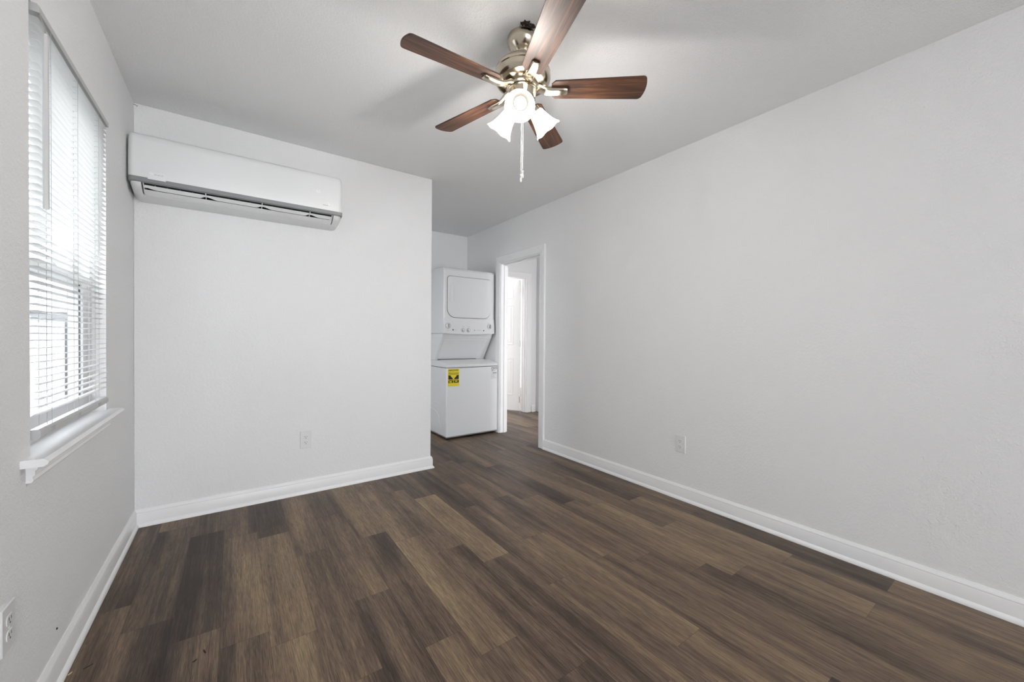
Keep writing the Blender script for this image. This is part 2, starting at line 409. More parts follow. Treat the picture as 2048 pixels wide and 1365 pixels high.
# cased opening in the right wall: jamb lining, stop and casing
CW, CT = 0.078, 0.016
def casing_side_x(b, face, s, ya, yb, z0, z1, inner_low):
    """casing on a wall whose face is x=face; s = direction into the room; two-step moulding"""
    a, c_ = sorted((face, face+s*CT)); b.box(a, c_, ya, yb, z0, z1)
jm = MB()
jm.box(XR-.002, XR+TR+.002, OY0, OY0+.018, 0, OZ).box(XR-.002, XR+TR+.002, OY1-.018, OY1, 0, OZ).box(XR-.002, XR+TR+.002, OY0+.018, OY1-.018, OZ-.018, OZ)
jm.box(XR+.04, XR+.075, OY0+.018, OY0+.03, 0, OZ-.018).box(XR+.04, XR+.075, OY1-.03, OY1-.018, 0, OZ-.018).box(XR+.04, XR+.075, OY0+.03, OY1-.03, OZ-.03, OZ-.018)
door1 = struct(jm.build('door_1', M['trim'], bevel=0.0015))
def casing(name, plane, c0, n, a0, a1, ztop, width=CW):
    """casing round an opening a0..a1 (along the wall) with head at ztop; plane 'x' or 'y', c0 = wall face, n = +-1 into the room"""
    prof = [(0.0, 0.0), (0.0, 0.011), (0.006, 0.0135), (0.028, 0.0135), (0.034, CT), (width-.006, CT), (width, 0.011), (width, 0.0)]
    b = MB()
    def P(u, dpt, z):
        return Vector((c0+n*dpt, u, z)) if plane == 'x' else Vector((u, c0+n*dpt, z))
    for (u, s) in ((a0+.006, -1), (a1-.006, 1)):
        lo = [P(u+s*q, dd, 0) for q, dd in prof]; hi = [P(u+s*q, dd, ztop-.006+q) for q, dd in prof]
        b.loft([lo, hi])
    l = [P(a0+.006-q, dd, ztop-.006+q) for q, dd in prof]; r_ = [P(a1-.006+q, dd, ztop-.006+q) for q, dd in prof]
    b.loft([l, r_])
    return struct(b.build(name, M['trim'], smooth=25))
casing('trim_1', 'x', XR, -1, OY0, OY1, OZ, 0.082)
casing('trim_2', 'x', XR+TR, 1, OY0, OY1, OZ, 0.07)
casing('trim_3', 'y', YA, -1, DX0, DX1, DZ2, 0.075)
casing('trim_4', 'x', XH, -1, HY0, HY1, HZ, 0.075)
jm = MB(); jm.box(DX0-.001, DX0+.016, YA-.002, YA+TW+.002, 0, DZ2).box(DX1-.016, DX1+.001, YA-.002, YA+TW+.002, 0, DZ2).box(DX0+.016, DX1-.016, YA-.002, YA+TW+.002, DZ2-.016, DZ2)
jm.box(DX1-.028, DX1-.016, YA+.03, YA+.065, 0, DZ2-.016).box(DX0+.016, DX0+.028, YA+.03, YA+.065, 0, DZ2-.016)
struct(jm.build('trim_5', M['trim'], bevel=0.0015))

# six-panel door standing open into the far room
def panel_door(name, hinge, ang, width, height, thick=0.035):
    root = empty(name, hinge, ang); root['kind'] = 'structure'
    slab = MB(); slab.box(0.0, width, 0, thick, 0.012, height)
    slab.build('door_slab', M['door'], root, bevel=0.002, local=True)
    for (xa, xb) in ((0.105, width/2-.05), (width/2+.05, width-.105)):
        for (za, zb) in ((0.24, 0.80), (1.0, 1.60), (1.70, height-.12)):
            p = MB()
            for yy, s in ((0.0, -1), (thick, 1)):
                fr = [(xa, za), (xb, za), (xb, zb), (xa, zb)]
                def ring(ins, dpt): return [Vector((x_+(ins if x_ == xa else -ins), yy+s*dpt, z_+(ins if z_ == za else -ins))) for x_, z_ in fr]
                p.loft([ring(0, 0.0), ring(.004, .005), ring(.012, .005), ring(.02, .0015), ring(.035, .0015), ring(.05, .005)], cap=False)
                rr = ring(.05, .005); p.add(rr, [(0, 1, 2, 3)])
            p.build('door_panel', M['door'], root, local=True)
    hg = MB()
    for z_ in (0.18, 1.02, 1.82): hg.tube([(-.004, thick+.004, z_-.045), (-.004, thick+.004, z_+.045)], .006, 8)
    hg.build('door_hinge', M['chain'], root, local=True)
    return root
hx, hy = DX1-.018, YA+TW-.004
d2 = panel_door('door_2', (hx-.004, hy+.012, 0), math.radians(180-62), 0.725, 1.975)
d3 = MB(); d3.box(XH+.03, XH+.065, HY0+.003, HY1-.003, .012, HZ-.003); struct(d3.build('door_3', M['door'], bevel=.002))

# ------------------------------------------------------------------ left window
SZ = 0.772      # top of the stool
win = empty('window_1', (XL-TW, WY0, WZ0)); struct(win)
xo, xi = XL-TW+.004, XL-.045
fr = MB(); fr.box(xo, xi, WY0, WY0+.03, WZ0+.02, WZ1).box(xo, xi, WY1-.03, WY1, WZ0+.02, WZ1).box(xo, xi, WY0+.03, WY1-.03, WZ1-.03, WZ1).box(xo, xi, WY0+.03, WY1-.03, WZ0+.02, WZ0+.056)
fr.build('window_frame', M['vinyl'], win, bevel=.002)
MZ = 1.335
def sash(name, xa, xb, z0, z1, bot):
    s = MB(); s.box(xa, xb, WY0+.03, WY0+.068, z0, z1).box(xa, xb, WY1-.095, WY1-.03, z0, z1).box(xa, xb, WY0+.068, WY1-.095, z1-.034, z1).box(xa, xb, WY0+.068, WY1-.095, z0, z0+bot)
    return s.build(name, M['vinyl'], win, bevel=.003)
up = sash('upper_sash', xo+.006, xo+.03, MZ-.02, WZ1-.03, .034)
lo = sash('lower_sash', xo+.031, xi-.006, WZ0+.056, MZ+.02, .052)
g = MB(); g.box(xo+.016, xo+.020, WY0+.066, WY1-.066, MZ, WZ1-.06); g.build('glass_pane', M['glass'], up)
g = MB(); g.box(xo+.044, xo+.048, WY0+.066, WY1-.066, WZ0+.1, MZ); g.build('glass_pane', M['glass'], lo)
k = MB(); k.box(xo+.048, xo+.052, WY1-.1005, WY1-.0952, WZ0+.108, MZ-.014); k.build('sash_gap_shade', M['edge_shade'], lo)  # dark strip colours in the shaded gap between sash and frame
k = MB(); k.box(xi-.03, xi-.008, 2.06, 2.11, MZ+.02, MZ+.03).box(xi-.024, xi-.014, 2.07, 2.12, MZ+.03, MZ+.038); k.build('sash_lock', M['vinyl'], lo, bevel=.002)
sc_ = MB(); sc_.box(xo-.002, xo+.002, WY0+.03, WY1-.03, WZ0+.056, MZ+.01); sc_.build('insect_screen', M['screen'], win)
# stool (inner sill) with horns, and the moulded apron below it
st = MB()
SF = XL+.052
prof = [(XL, SZ-.022), (SF-.010, SZ-.022), (SF-.002, SZ-.016), (SF, SZ-.010), (SF-.003, SZ-.005), (SF-.009, SZ), (XL, SZ)]
st.loft([[Vector((x_, WY0-.067, z_)) for x_, z_ in prof], [Vector((x_, WY1+.05, z_)) for x_, z_ in prof]])
st.box(XL-.047, XL, WY0, WY1, SZ-.022, SZ)
struct(st.build('trim_6', M['trim'], smooth=20))
ap = MB(); prof = [(XL, .700), (XL+.010, .700), (XL+.014, .706), (XL+.012, .716), (XL+.017, .722), (XL+.017, .732), (XL+.022, .738), (XL+.022, SZ-.022), (XL, SZ-.022)]
ap.loft([[Vector((x_, WY0-.03, z_)) for x_, z_ in prof], [Vector((x_, WY1+.0, z_)) for x_, z_ in prof]])
struct(ap.build('trim_7', M['trim'], smooth=20))

# ------------------------------------------------------------------ blind
BY0, BY1 = 1.692, 2.447
bl = empty('window_blind', (XL, WY0, SZ))
tag(bl, 'white mini blind with open slats hanging in the window on the left wall', 'blind')
BXF = XL+.017
hr = MB()
hr.loft([[Vector((x_, y_, z_)) for x_, z_ in ((BXF-.027, 2.0265), (BXF-.001, 2.0265), (BXF, 2.029), (BXF, 2.044), (BXF-.005, 2.0505), (BXF-.027, 2.0505))] for y_ in (BY0, BY1)])
hr.build('headrail', M['blind'], bl, smooth=25)
sl = MB()
zs = [2.012 - .02135*i for i in range(54)]
zs = [z_ for z_ in zs if z_ > .858]
SXC = XL+.001           # slat centre line
for i, z_ in enumerate(zs):
    jit = random.uniform(-.0012, .0012); ends = (BY0+.004+random.uniform(-.0015, .0015), BY1-.006+random.uniform(-.004, .004))
    tilt = math.radians(4 + random.uniform(-1.2, 1.2))
    prof = []
    for top in (1, 0):
        rng = range(-4, 5) if top else range(4, -5, -1)
        for q in rng:
            u = q/4*.0125; hgt = .0022*(1-(q/4)**2) + (.0005 if top else 0)
            prof.append((u*math.cos(tilt)-hgt*math.sin(tilt), u*math.sin(tilt)+hgt*math.cos(tilt)))
    sag = .0012
    sl.loft([[Vector((SXC+px, yy, z_+pz+dz)) for px, pz in prof] for yy, dz in ((ends[0], jit), ((ends[0]+ends[1])/2, -sag+jit), (ends[1], -jit))])
sl.build('slats', M['slat'], bl, smooth=40)
br = MB()
br.loft([[Vector((x_, y_, z_)) for x_, z_ in ((SXC-.013, .817), (SXC-.009, .811), (SXC+.009, .811), (SXC+.014, .817), (SXC+.014, .833), (SXC+.009, .839), (SXC-.009, .839), (SXC-.013, .833))] for y_ in (BY0+.003, BY1-.004)])
rail = br.build('bottom_rail', M['blind'], bl, smooth=25)
for y_ in (1.79, 2.04, 2.30):
    q = MB(); q.box(SXC+.0138, SXC+.0165, y_-.013, y_+.013, .820, .831); q.build('rail_plug', M['cord'], rail, bevel=.001)
for y_ in (1.785, 2.036, 2.30):
    q = MB()
    for x_ in (SXC-.0132, SXC+.0134): q.tube([(x_, y_, 2.028), (x_, y_, .838)], .0006, 5)
    for z_ in zs: q.tube([(SXC-.0132, y_, z_-.0012), (SXC+.0134, y_, z_-.0002)], .0004, 4)
    q.build('ladder_cord', M['cord'], bl)
    q = MB(); q.tube([(SXC, y_+.012, 2.03), (SXC, y_+.012, .838)], .0008, 5); q.build('lift_cord', M['cord'], bl)
wd = MB(); wx, wy = XL+.026, 1.700
wd.lathe([(.0062, 1.474), (.0066, 1.478), (.0066, 1.965), (.0045, 1.975)], 6, Matrix.Translation((wx, wy, 0)) @ Matrix.Rotation(.3, 4, 'Z'))
wand = wd.build('tilt_wand', M['wand'], bl)
hk = MB(); hk.tube([(wx, wy, 1.974), (wx-.002, wy+.004, 1.99), (wx-.006, wy+.002, 2.003), (BXF-.002, wy+.001, 2.02), (BXF-.004, wy, 2.03)], .0022, 6); hk.build('wand_hook', M['chain'], wand)

# ------------------------------------------------------------------ outside the window
gm = MB(); gm.box(-9, XL-TW-.02, -14, 22, -.45, -.35); struct(gm.build('ground', M['ground']))
pt = MB(); pt.box(XL-TW-.02, 9, -14, YR-TW-.02, -.45, -.10); struct(pt.build('added_bounce_ground', M['bounce_ground']))  # unseen pale ground added to bounce light up at the ceiling
nw = MB(); nw.box(-4.6, -4.3, -13, 3.2, -.35, 2.9); struct(nw.build('unseen_sky_blocker', M['siding']))  # unseen wall added to keep low sky light off the back wall
nh = empty('neighbour_house', (-5.0, 12.6, -.35)); tag(nh, 'pale sided house seen through the blind beyond the yard', 'house')
b_ = MB(); b_.box(-8.5, -2.55, 12.0, 15.5, -.35, 1.55); b_.build('house_wall', M['siding'], nh)
b_ = MB(); b_.prism([(11.6, 1.55), (13.75, 2.1), (15.9, 1.55)], 'x', -8.7, -2.4); b_.build('house_roof', M['siding'], nh)
b_ = MB()
for i in range(18): b_.box(-8.5, -2.55, 11.975, 12.0, -.35+.105*i, -.265+.105*i)
b_.build('siding_boards', M['siding'], nh)
b_ = MB(); b_.box(-3.9, -3.3, 11.95, 11.985, .45, 1.25); b_.build('house_window', M['siding'], nh)
fe = empty('yard_fence', (-2.2, 9.4, -.35)); tag(fe, 'pale board fence with posts, one greyed for sash-edge shade, running along the yard outside the window', 'fence')
b_ = MB()
for i in range(34):
    y_ = 5.2 + i*.16; b_.box(-2.32, -2.30, y_, y_+.15, -.35, 1.28)
b_.build('fence_boards', M['siding'], fe, bevel=.003)
for y_ in (6.4, 8.1, 9.70, 10.55):
    b_ = MB(); b_.box(-2.3, -2.25, y_, y_+.06, -.35, 1.36); b_.build('post_and_shade_bar', M['edge_shade'] if abs(y_-9.70) < .01 else M['siding'], fe, bevel=.004)  # the darker post's grey stands in for shading on the far sash edge

# ------------------------------------------------------------------ air conditioner
AX0, AX1 = -.4575, .613
ac = empty('air_conditioner', ((AX0+AX1)/2, YB, 1.878))
tag(ac, 'white wall-mounted split air conditioner high on the back wall beside the window', 'air conditioner')
def ac_loft(poly, zc, x0, x1, r, zr=None, both=(1, 1)):
    """sweep a (depth, z) profile along x with rounded ends"""
    st_ = []
    n = 6
    L_ = [(x0 + r*(1-math.sin(.5*PI*i/n)), r*(1-math.cos(.5*PI*i/n))) for i in range(n, -1, -1)]
    L_ = sorted([(x0 + r - r*math.cos(.5*PI*i/n), r - r*math.sin(.5*PI*i/n)) for i in range(n+1)]) if both[0] else [(x0, 0)]
    R_ = sorted([(x1 - r + r*math.cos(.5*PI*i/n), r - r*math.sin(.5*PI*i/n)) for i in range(n+1)]) if both[1] else [(x1, 0)]
    rings = []
    for x_, e in L_ + R_:
        ring = []
        for d_, z_ in poly:
            dd = d_ - e*min(1, d_/.1) ; zz = z_ + (0 if zr is None else (e*.8 if z_ < zr[0] else (-e*.8 if z_ > zr[1] else 0)))
            ring.append(Vector((x_, YB-dd, zz)))
        rings.append(ring)
    return rings
mb = MB(); mb.loft(ac_loft([(0, 1.963), (.2125, 1.963), (.2150, 1.975), (.2165, 2.03), (.2155, 2.10), (.212, 2.160), (.206, 2.186), (.193, 2.200), (.172, 2.205), (0, 2.205)], 0, AX0, AX1, .03, (0, 2.15)))
panel = mb.build('front_panel', M['plastic'], ac, smooth=35)
mb = MB(); mb.loft(ac_loft([(0, 1.937), (.206, 1.937), (.2115, 1.942), (.2125, 1.963), (0, 1.963)], 0, AX0+.002, AX1-.001, .016))
mb.build('trim_strip', M['grey_trim'], ac, smooth=35)
low = [(0, 1.937), (.203, 1.937), (.198, 1.924), (.186, 1.912), (.165, 1.901), (.135, 1.892), (.10, 1.886), (.05, 1.881), (.02, 1.879), (0, 1.879)]
OX0, OX1 = -.405, .557
mb = MB()
mb.loft(ac_loft(low, 0, AX0+.004, OX0, .036, (1.93, 9), (1, 0))); mb.loft(ac_loft(low, 0, OX1, AX1-.003, .036, (1.93, 9), (0, 1)))
mb.prism([(YB, 1.879), (YB-.02, 1.879), (YB-.05, 1.881), (YB-.10, 1.886), (YB-.128, 1.8905), (YB-.122, 1.899), (YB, 1.899)], 'x', OX0, OX1)
mb.build('lower_body', M['plastic'], ac, smooth=35)
mb = MB(); mb.prism([(YB-.004, 1.899), (YB-.118, 1.899), (YB-.06, 1.915), (YB-.05, 1.9365), (YB-.19, 1.9365), (YB-.19, 1.9372), (YB-.004, 1.9372)], 'x', OX0+.001, OX1-.001)
mb.build('air_outlet', M['dark'], ac)
# lower flap and the scooped deflector above it
mb = MB(); mb.loft([[Vector((x_, YB-d_, z_)) for d_, z_ in ((.126, 1.892), (.150, 1.899), (.166, 1.9085), (.164, 1.911), (.148, 1.9015), (.125, 1.8945))] for x_ in (OX0+.006, OX1-.006)])
mb.build('outlet_flap', M['plastic'], ac, smooth=30)
majors = [OX0+.008, -.130, .1465, .414, OX1-.008]
def scoop(x_):
    s = 0
    for m_ in majors[1:4]:
        u = x_-m_
        if 0 <= u < .06: s = max(s, .5+.5*math.cos(PI*u/.06))
        elif -.03 < u < 0: s = max(s, .5+.5*math.cos(PI*u/.03))
    u = x_-majors[0]
    if 0 <= u < .06: s = max(s, .7*(.5+.5*math.cos(PI*u/.06)))
    return s
mb = MB(); rings = []
for i in range(161):
    x_ = OX0+.006+(OX1-OX0-.012)*i/160; s = scoop(x_)*.0085
    rings.append([Vector((x_, YB-d_, z_)) for d_, z_ in ((.168+s*.9, 1.9125+s), (.1865, 1.9285), (.185, 1.930), (.166+s*.9, 1.9145+s))])
mb.loft(rings); mb.build('deflector', M['plastic'], ac, smooth=30)
for x_ in majors + [-.267, .0085, .280]:
    mb = MB()
    zt = 1.937 if x_ in majors else 1.915
    if x_ in majors: mb.prism([(YB-.130, 1.8925), (YB-.196, 1.928), (YB-.198, 1.9368), (YB-.10, 1.9368)], 'x', x_-.0016, x_+.0016)
    else: mb.prism([(YB-.128, 1.891), (YB-.152, 1.8985), (YB-.169, 1.9085), (YB-.160, 1.912), (YB-.13, 1.90)], 'x', x_-.0014, x_+.0014)
    mb.build('outlet_rib', M['plastic'], ac)
for x0_ in (-.35, -.30, -.245, -.19, -.07, -.02, .03, .085, .20, .255, .31, .36):
    mb = MB(); mb.prism([(YB-.125, 1.925), (YB-.178, 1.926), (YB-.180, 1.936), (YB-.125, 1.936)], 'x', x0_-.0012, x0_+.0012); mb.build('air_vane', M['grey_trim'], ac)
def acd(z_): return YB-.2168-.0004
mb = MB(); mb.box(-.376, -.302, YB-.2174, YB-.2145, 1.956, 1.998); mb.build('film_sticker', M['film'], ac)
mb = MB(); mb.box(-.368, -.355, YB-.2180, YB-.2174, 1.984, 1.990).box(-.362, -.352, YB-.2180, YB-.2174, 1.981, 1.986); mb.build('sticker_emblem', M['whitemark'], ac)
mb = MB()
for i, wdt in enumerate((.004, .003, .0045, .003, .004, .0035)): mb.box(-.349+.0065*i, -.349+.0065*i+wdt, YB-.2180, YB-.2174, 1.981, 1.986+.0015*(i % 2))
mb.build('sticker_print', M['palegrey'], ac)
text_part('display_digits', '65', .026, (.447, YB-.2170, 2.066), (1, 0, 0), (0, 0, 1), M['whitemark'], ac)
mb = MB()
for dx, z0_, z1_, lean in ((.523, 1.990, 2.022, -.006), (.531, 1.982, 2.010, -.004), (.538, 1.986, 2.002, -.002)):
    mb.prism([(dx, z0_), (dx+.006, z0_+.002), (dx+.004+lean, z1_), (dx+lean, z1_-.004)], 'y', YB-.2176, YB-.2164)
mb.build('emblem', M['whitemark'], ac)
mb = MB()
for i in range(6): mb.box(.488+.0052*i, .4915+.0052*i, YB-.2174, YB-.2164, 1.990, 1.9935)
mb.build('emblem_print', M['inklight'], ac)

# ------------------------------------------------------------------ ceiling fan
FX, FY, BZ = 1.039, 1.3877, 2.2066
fan = empty('ceiling_fan', (FX, FY, H)); tag(fan, 'five-blade ceiling fan with walnut blades, nickel motor and three lit glass shades', 'ceiling fan')
def flathe(name, prof, m, seg=48, parent=None, smooth=35):
    b = MB(); b.lathe(prof, seg, Matrix.Translation((FX, FY, 0))); return b.build(name, m, parent or fan, smooth=smooth)
can = flathe('canopy', [(.062, 2.4395), (.067, 2.435), (.0695, 2.426), (.0695, 2.416), (.067, 2.405), (.062, 2.394), (.054, 2.383), (.044, 2.373), (.0355, 2.367), (.034, 2.364), (.034, 2.360), (.031, 2.3575), (.025, 2.3572), (.0235, 2.362)], M['nickel'])
flathe('canopy_socket', [(.0234, 2.364), (.0234, 2.3622), (.005, 2.3622)], M['black'], 24, can)
flathe('downrod', [(.011, 2.364), (.011, 2.329)], M['nickel'], 20)
flathe('motor_housing', [(.012, 2.3315), (.03, 2.331), (.058, 2.328), (.085, 2.320), (.105, 2.308), (.117, 2.295), (.1215, 2.283), (.1215, 2.2775), (.1185, 2.2745), (.1185, 2.2715), (.1225, 2.268), (.1235, 2.258), (.122, 2.247), (.117, 2.238), (.108, 2.231), (.095, 2.226), (.078, 2.223), (.06, 2.222)], M['nickel'])
flathe('flywheel', [(.074, 2.2222), (.074, 2.213), (.069, 2.208), (.02, 2.208)], M['nickel'])
kit = flathe('light_fitter', [(.056, 2.209), (.061, 2.206), (.0615, 2.203), (.059, 2.201), (.059, 2.165), (.056, 2.150), (.046, 2.136), (.030, 2.127), (.014, 2.124), (.012, 2.116), (.004, 2.114)], M['nickel'])
# one blade with its iron, then four copies
blade = MB()
out = []
r0, r1, w0, w1 = .128, .537, .094, .119
out += [(r0+.014, -w0/2+.004), ]
def arc_tip():
    rc, bu = .018, .0085; cx_, cy_ = r1-bu-rc*math.cos(math.radians(20)), w1/2-rc
    cor = [(cx_+rc*math.cos(math.radians(a)), cy_+rc*math.sin(math.radians(a))) for a in (20, 35, 50, 65, 80, 90)]
    ya = cy_+rc*math.sin(math.radians(20))
    main = [(r1-bu*(t_*t_), t_*ya) for t_ in (-.8, -.6, -.4, -.2, 0, .2, .4, .6, .8)]
    return [(x_, -y_) for x_, y_ in reversed(cor)] + main + cor
out = [(r0, -w0/2+.016), (r0+.016, -w0/2)] + arc_tip() + [(r0+.016, w0/2), (r0, w0/2-.016)]
blade.prism(out, 'z', -.003, .003)
bl0 = blade.build('blade', M['blade'], fan, bevel=.0012, local=True, angle=30)
iron = MB()
def iron_ring(r, wd_, zc, th):
    return [Vector((r, y_, z_)) for y_, z_ in ((-wd_/2, zc+th/2), (-wd_/2, zc-th*.1), (-wd_*.36, zc-th/2), (wd_*.36, zc-th/2), (wd_/2, zc-th*.1), (wd_/2, zc+th/2))]
iron.loft([iron_ring(.060, .050, .010, .016), iron_ring(.078, .050, .006, .017), iron_ring(.095, .047, -.003, .017), iron_ring(.112, .043, -.0095, .015), iron_ring(.135, .040, -.0115, .015),
           iron_ring(.170, .037, -.0110, .0145), iron_ring(.190, .034, -.0105, .014), iron_ring(.198, .026, -.0095, .011)])
ir0 = iron.build('blade_iron', M['nickel'], bl0, smooth=35, local=True, bevel=.0015)
PH = 3.1003
for k_ in range(5):
    a = PH - k_*2*PI/5
    if k_ == 0: bo, io = bl0, ir0
    else:
        bo = bl0.copy(); COL.objects.link(bo); bo.parent = fan
        io = ir0.copy(); COL.objects.link(io); io.parent = bo
    bo.location = (0, 0, BZ-H)
    bo.rotation_euler = (Matrix.Rotation(a, 4, 'Z') @ Matrix.Rotation(math.radians(-12), 4, 'X')).to_euler()
# three frosted shades
SA = math.radians(-131.5)
sh_prof = [(.024, 0), (.029, .003), (.0315, .010), (.034, .022), (.0375, .038), (.042, .054), (.0478, .070), (.055, .084), (.0622, .0940), (.0604, .0948), (.0532, .0850), (.0458, .071), (.040, .0545), (.0355, .038), (.032, .022), (.0295, .012), (.026, .006), (.021, .003)]
for i in range(3):
    a = SA + i*2*PI/3
    dh = Vector((math.cos(a), math.sin(a), 0)); axis = (dh*math.cos(math.radians(46)) + Vector((0, 0, -math.sin(math.radians(46))))).normalized()
    rim = Vector((FX, FY, 0)) + dh*.1305 + Vector((0, 0, 2.060)); neck = rim - axis*.094
    mt = Matrix.Translation(neck) @ axis.to_track_quat('Z', 'Y').to_matrix().to_4x4()
    arm = MB(); arm.tube([Vector((FX, FY, 2.150))+dh*.03, neck-axis*.028, neck-axis*.012], .0115, 14); arm.lathe([(.012, -.022), (.024, -.016), (.0265, .002), (.0265, .008), (.020, .008)], 24, mt)
    arm.build('lamp_socket', M['nickel'], kit, smooth=35)
    b = MB(); seg = 48; rings = []
    for r_, z_ in sh_prof:
        wob = 1 + .022*max(0, (z_-.06)/.035)
        rings.append([mt @ Vector((r_*math.cos(2*PI*q/seg), r_*math.sin(2*PI*q/seg), z_ + (.0022*max(0, (z_-.06)/.034))*math.cos(6*2*PI*q/seg))) for q in range(seg)])
    b.loft(rings, cap=False)
    shade = b.build('lamp_shade', M['shade'], fan, smooth=60)
    b = MB(); b.lathe([(.011, .006), (.012, .016), (.017, .028), (.0235, .042), (.0255, .052), (.0235, .063), (.017, .072), (.008, .0765), (.001, .0775)], 24, mt)
    b.build('bulb', M['bulb'], shade, smooth=60)
    b = MB(); b.lathe([(.0265, .012), (.033, .030), (.0345, .040), (.030, .0405), (.012, .040)], 28, mt, cap=False)
    b.build('inner_socket', M['socket'], shade, smooth=40)
    l = bpy.data.lights.new('bulb_light', 'POINT'); l.energy = BULB_POWER; l.color = BULB_COL; l.shadow_soft_size = .03
    lo_ = bpy.data.objects.new('bulb_light', l); COL.objects.link(lo_); lo_.location = neck + axis*.104
# pull chains
for dx, zb_ in ((-.0035, 1.838), (.0035, 1.855)):
    b = MB(); px, py = FX+dx*Rv.x, FY+dx*Rv.y
    b.tube([(px, py, 2.116), (px, py, zb_)], .0006, 5)
    z_ = 2.114
    while z_ > zb_: b.ball((px, py, z_), .00125, 6, 4); z_ -= .0042
    ch = b.build('pull_chain', M['chain'], fan, smooth=60)
    fb = MB(); fb.lathe([(.0012, 0), (.0035, -.003), (.0042, -.008), (.0022, -.013), (.0025, -.016), (.0048, -.022), (.0050, -.028), (.003, -.035), (.0008, -.038)], 14, Matrix.Translation((px, py, zb_)))
    fb.build('pull_fob', M['crystal'], ch, smooth=60)

# torn brown edge of the ceiling round the fan canopy
tp = MB(); rr = random.Random(3)
def shard(ang, rad, wdt, dep, th):
    base = Vector((FX+rad*math.cos(ang), FY+rad*math.sin(ang), H))
    t_ = Vector((-math.sin(ang), math.cos(ang), 0)); n_ = Vector((math.cos(ang), math.sin(ang), 0)); n = 7
    lowr = []; up_ = []
    for q in range(n):
        u = (q/(n-1)-.5)*wdt; dz = dep*rr.uniform(.35, 1)*(1-(2*q/(n-1)-1)**2*.7)
        lowr.append((base+t_*u+n_*rr.uniform(.0, .008)-Vector((0, 0, dz)))); up_.append(base+t_*u-Vector((0, 0, .0003)))
    rings = [[up_[q]+n_*.0, up_[q]+n_*(th+rr.uniform(0, .006)), lowr[q]+n_*th*.4, lowr[q]] for q in range(n)]
    tp.loft(rings)
for a_, ra, wd_, dp, th_ in ((-2.16, .070, .030, .016, .012), (-2.02, .071, .026, .012, .018), (-1.86, .070, .022, .018, .008), (-1.70, .070, .022, .020, .010), (-1.55, .070, .018, .012, .006)):
    shard(a_, ra, wd_, dp, th_)
tag(tp.build('torn_ceiling_paper', M['torn']), 'ragged dark brown torn scrap on the ceiling beside the fan canopy', 'ceiling damage')

# ------------------------------------------------------------------ stacked washer and dryer
WX0, WX1, WYF, WYB = 1.858, 2.512, 3.800, 4.46
ws = empty('washer_dryer', ((WX0+WX1)/2, 4.13, 0)); tag(ws, 'white stacked washer and dryer unit standing in the alcove beside the doorway', 'washer dryer')
b = MB(); b.box(WX0, WX1, WYF, WYB, .031, .776); cabn = b.build('washer_cabinet', M['enamel'], ws, bevel=.008, bseg=3)
b = MB(); b.box(WX0+.004, WX1-.004, WYF+.004, WYB-.01, .021, .031); b.build('base_rail', M['grey_trim'], ws)
for (x_, y_) in ((WX0+.04, WYF+.05), (WX1-.04, WYF+.05), (WX0+.04, WYB-.06), (WX1-.04, WYB-.06)):
    b = MB(); b.lathe([(.018, 0), (.018, .006), (.010, .009), (.010, .022)], 14, Matrix.Translation((x_, y_, 0))); b.build('foot', M['black'], ws)
b = MB(); b.box(WX0+.003, WX1-.003, WYF+.004, WYB-.01, .7755, .7805); b.build('lid_gap', M['dark'], ws)
b = MB(); b.loft([[Vector((x_, y_, z_)) for y_, z_ in ((WYF-.006, .7805), (WYF-.008, .796), (WYF-.002, .808), (WYF+.015, .818), (WYF+.07, .833), (WYF+.17, .847), (WYB, .848), (WYB, .7805))] for x_ in (WX0-.001, WX1+.001)])
top = b.build('washer_top', M['enamel'], ws, smooth=25, bevel=.004, angle=50)
b = MB(); b.prism(rrect(WX0+.05, WX1-.05, WYF+.17, 4.085, .03), 'z', .8465, .8505); b.build('lid', M['enamel'], top, bevel=.003)
b = MB(); b.box(WX0+.035, WX1-.12, 4.094, 4.100, .848, .856); b.build('hinge_slot', M['dark'], top)
# pressed ribs in the visible side
b = MB()
xs = WX0-.0005
b.tube([(xs, 4.30, .715), (xs, 3.90, .705)], .0026, 6); b.tube([(xs, 4.25, .64), (xs, 4.08, .625), (xs, 4.00, .585), (xs, 3.955, .50), (xs, 3.90, .475)], .0032, 6)
b.tube([(xs, 4.30, .39), (xs, 3.92, .375)], .0026, 6); b.tube([(xs, 4.25, .30), (xs, 4.06, .285), (xs, 3.99, .24), (xs, 3.955, .14), (xs, 3.93, .12)], .0032, 6)
b.build('side_rib', M['enamel'], cabn, smooth=60)
# slanted neck between washer and dryer
b = MB(); b.prism([(3.905, 1.150), (WYB, 1.150), (WYB, .8475), (4.105, .8475), (4.10, .86), (3.93, 1.10)], 'x', WX0+.004, WX1-.004)
neckp = b.build('neck', M['enamel'], ws, bevel=.006)
def slant(t_): return (4.10+(3.93-4.10)*t_, .86+(1.10-.86)*t_)
b = MB(); nrm = Vector((0, -.24, -.17)).normalized()
q0, q1 = slant(.04), slant(.93)
ring = lambda ins, dp: [Vector((x_, y_, z_)) + nrm*dp for x_, (y_, z_) in ((WX0+.03+ins, (q0[0], q0[1])), (WX1-.07-ins, (q0[0], q0[1])), (WX1-.07-ins, (q1[0], q1[1])), (WX0+.03+ins, (q1[0], q1[1])))]
b.loft([ring(0, -.002), ring(0, .003), ring(.004, .004)]); b.build('neck_panel', M['enamel'], neckp, bevel=.002)
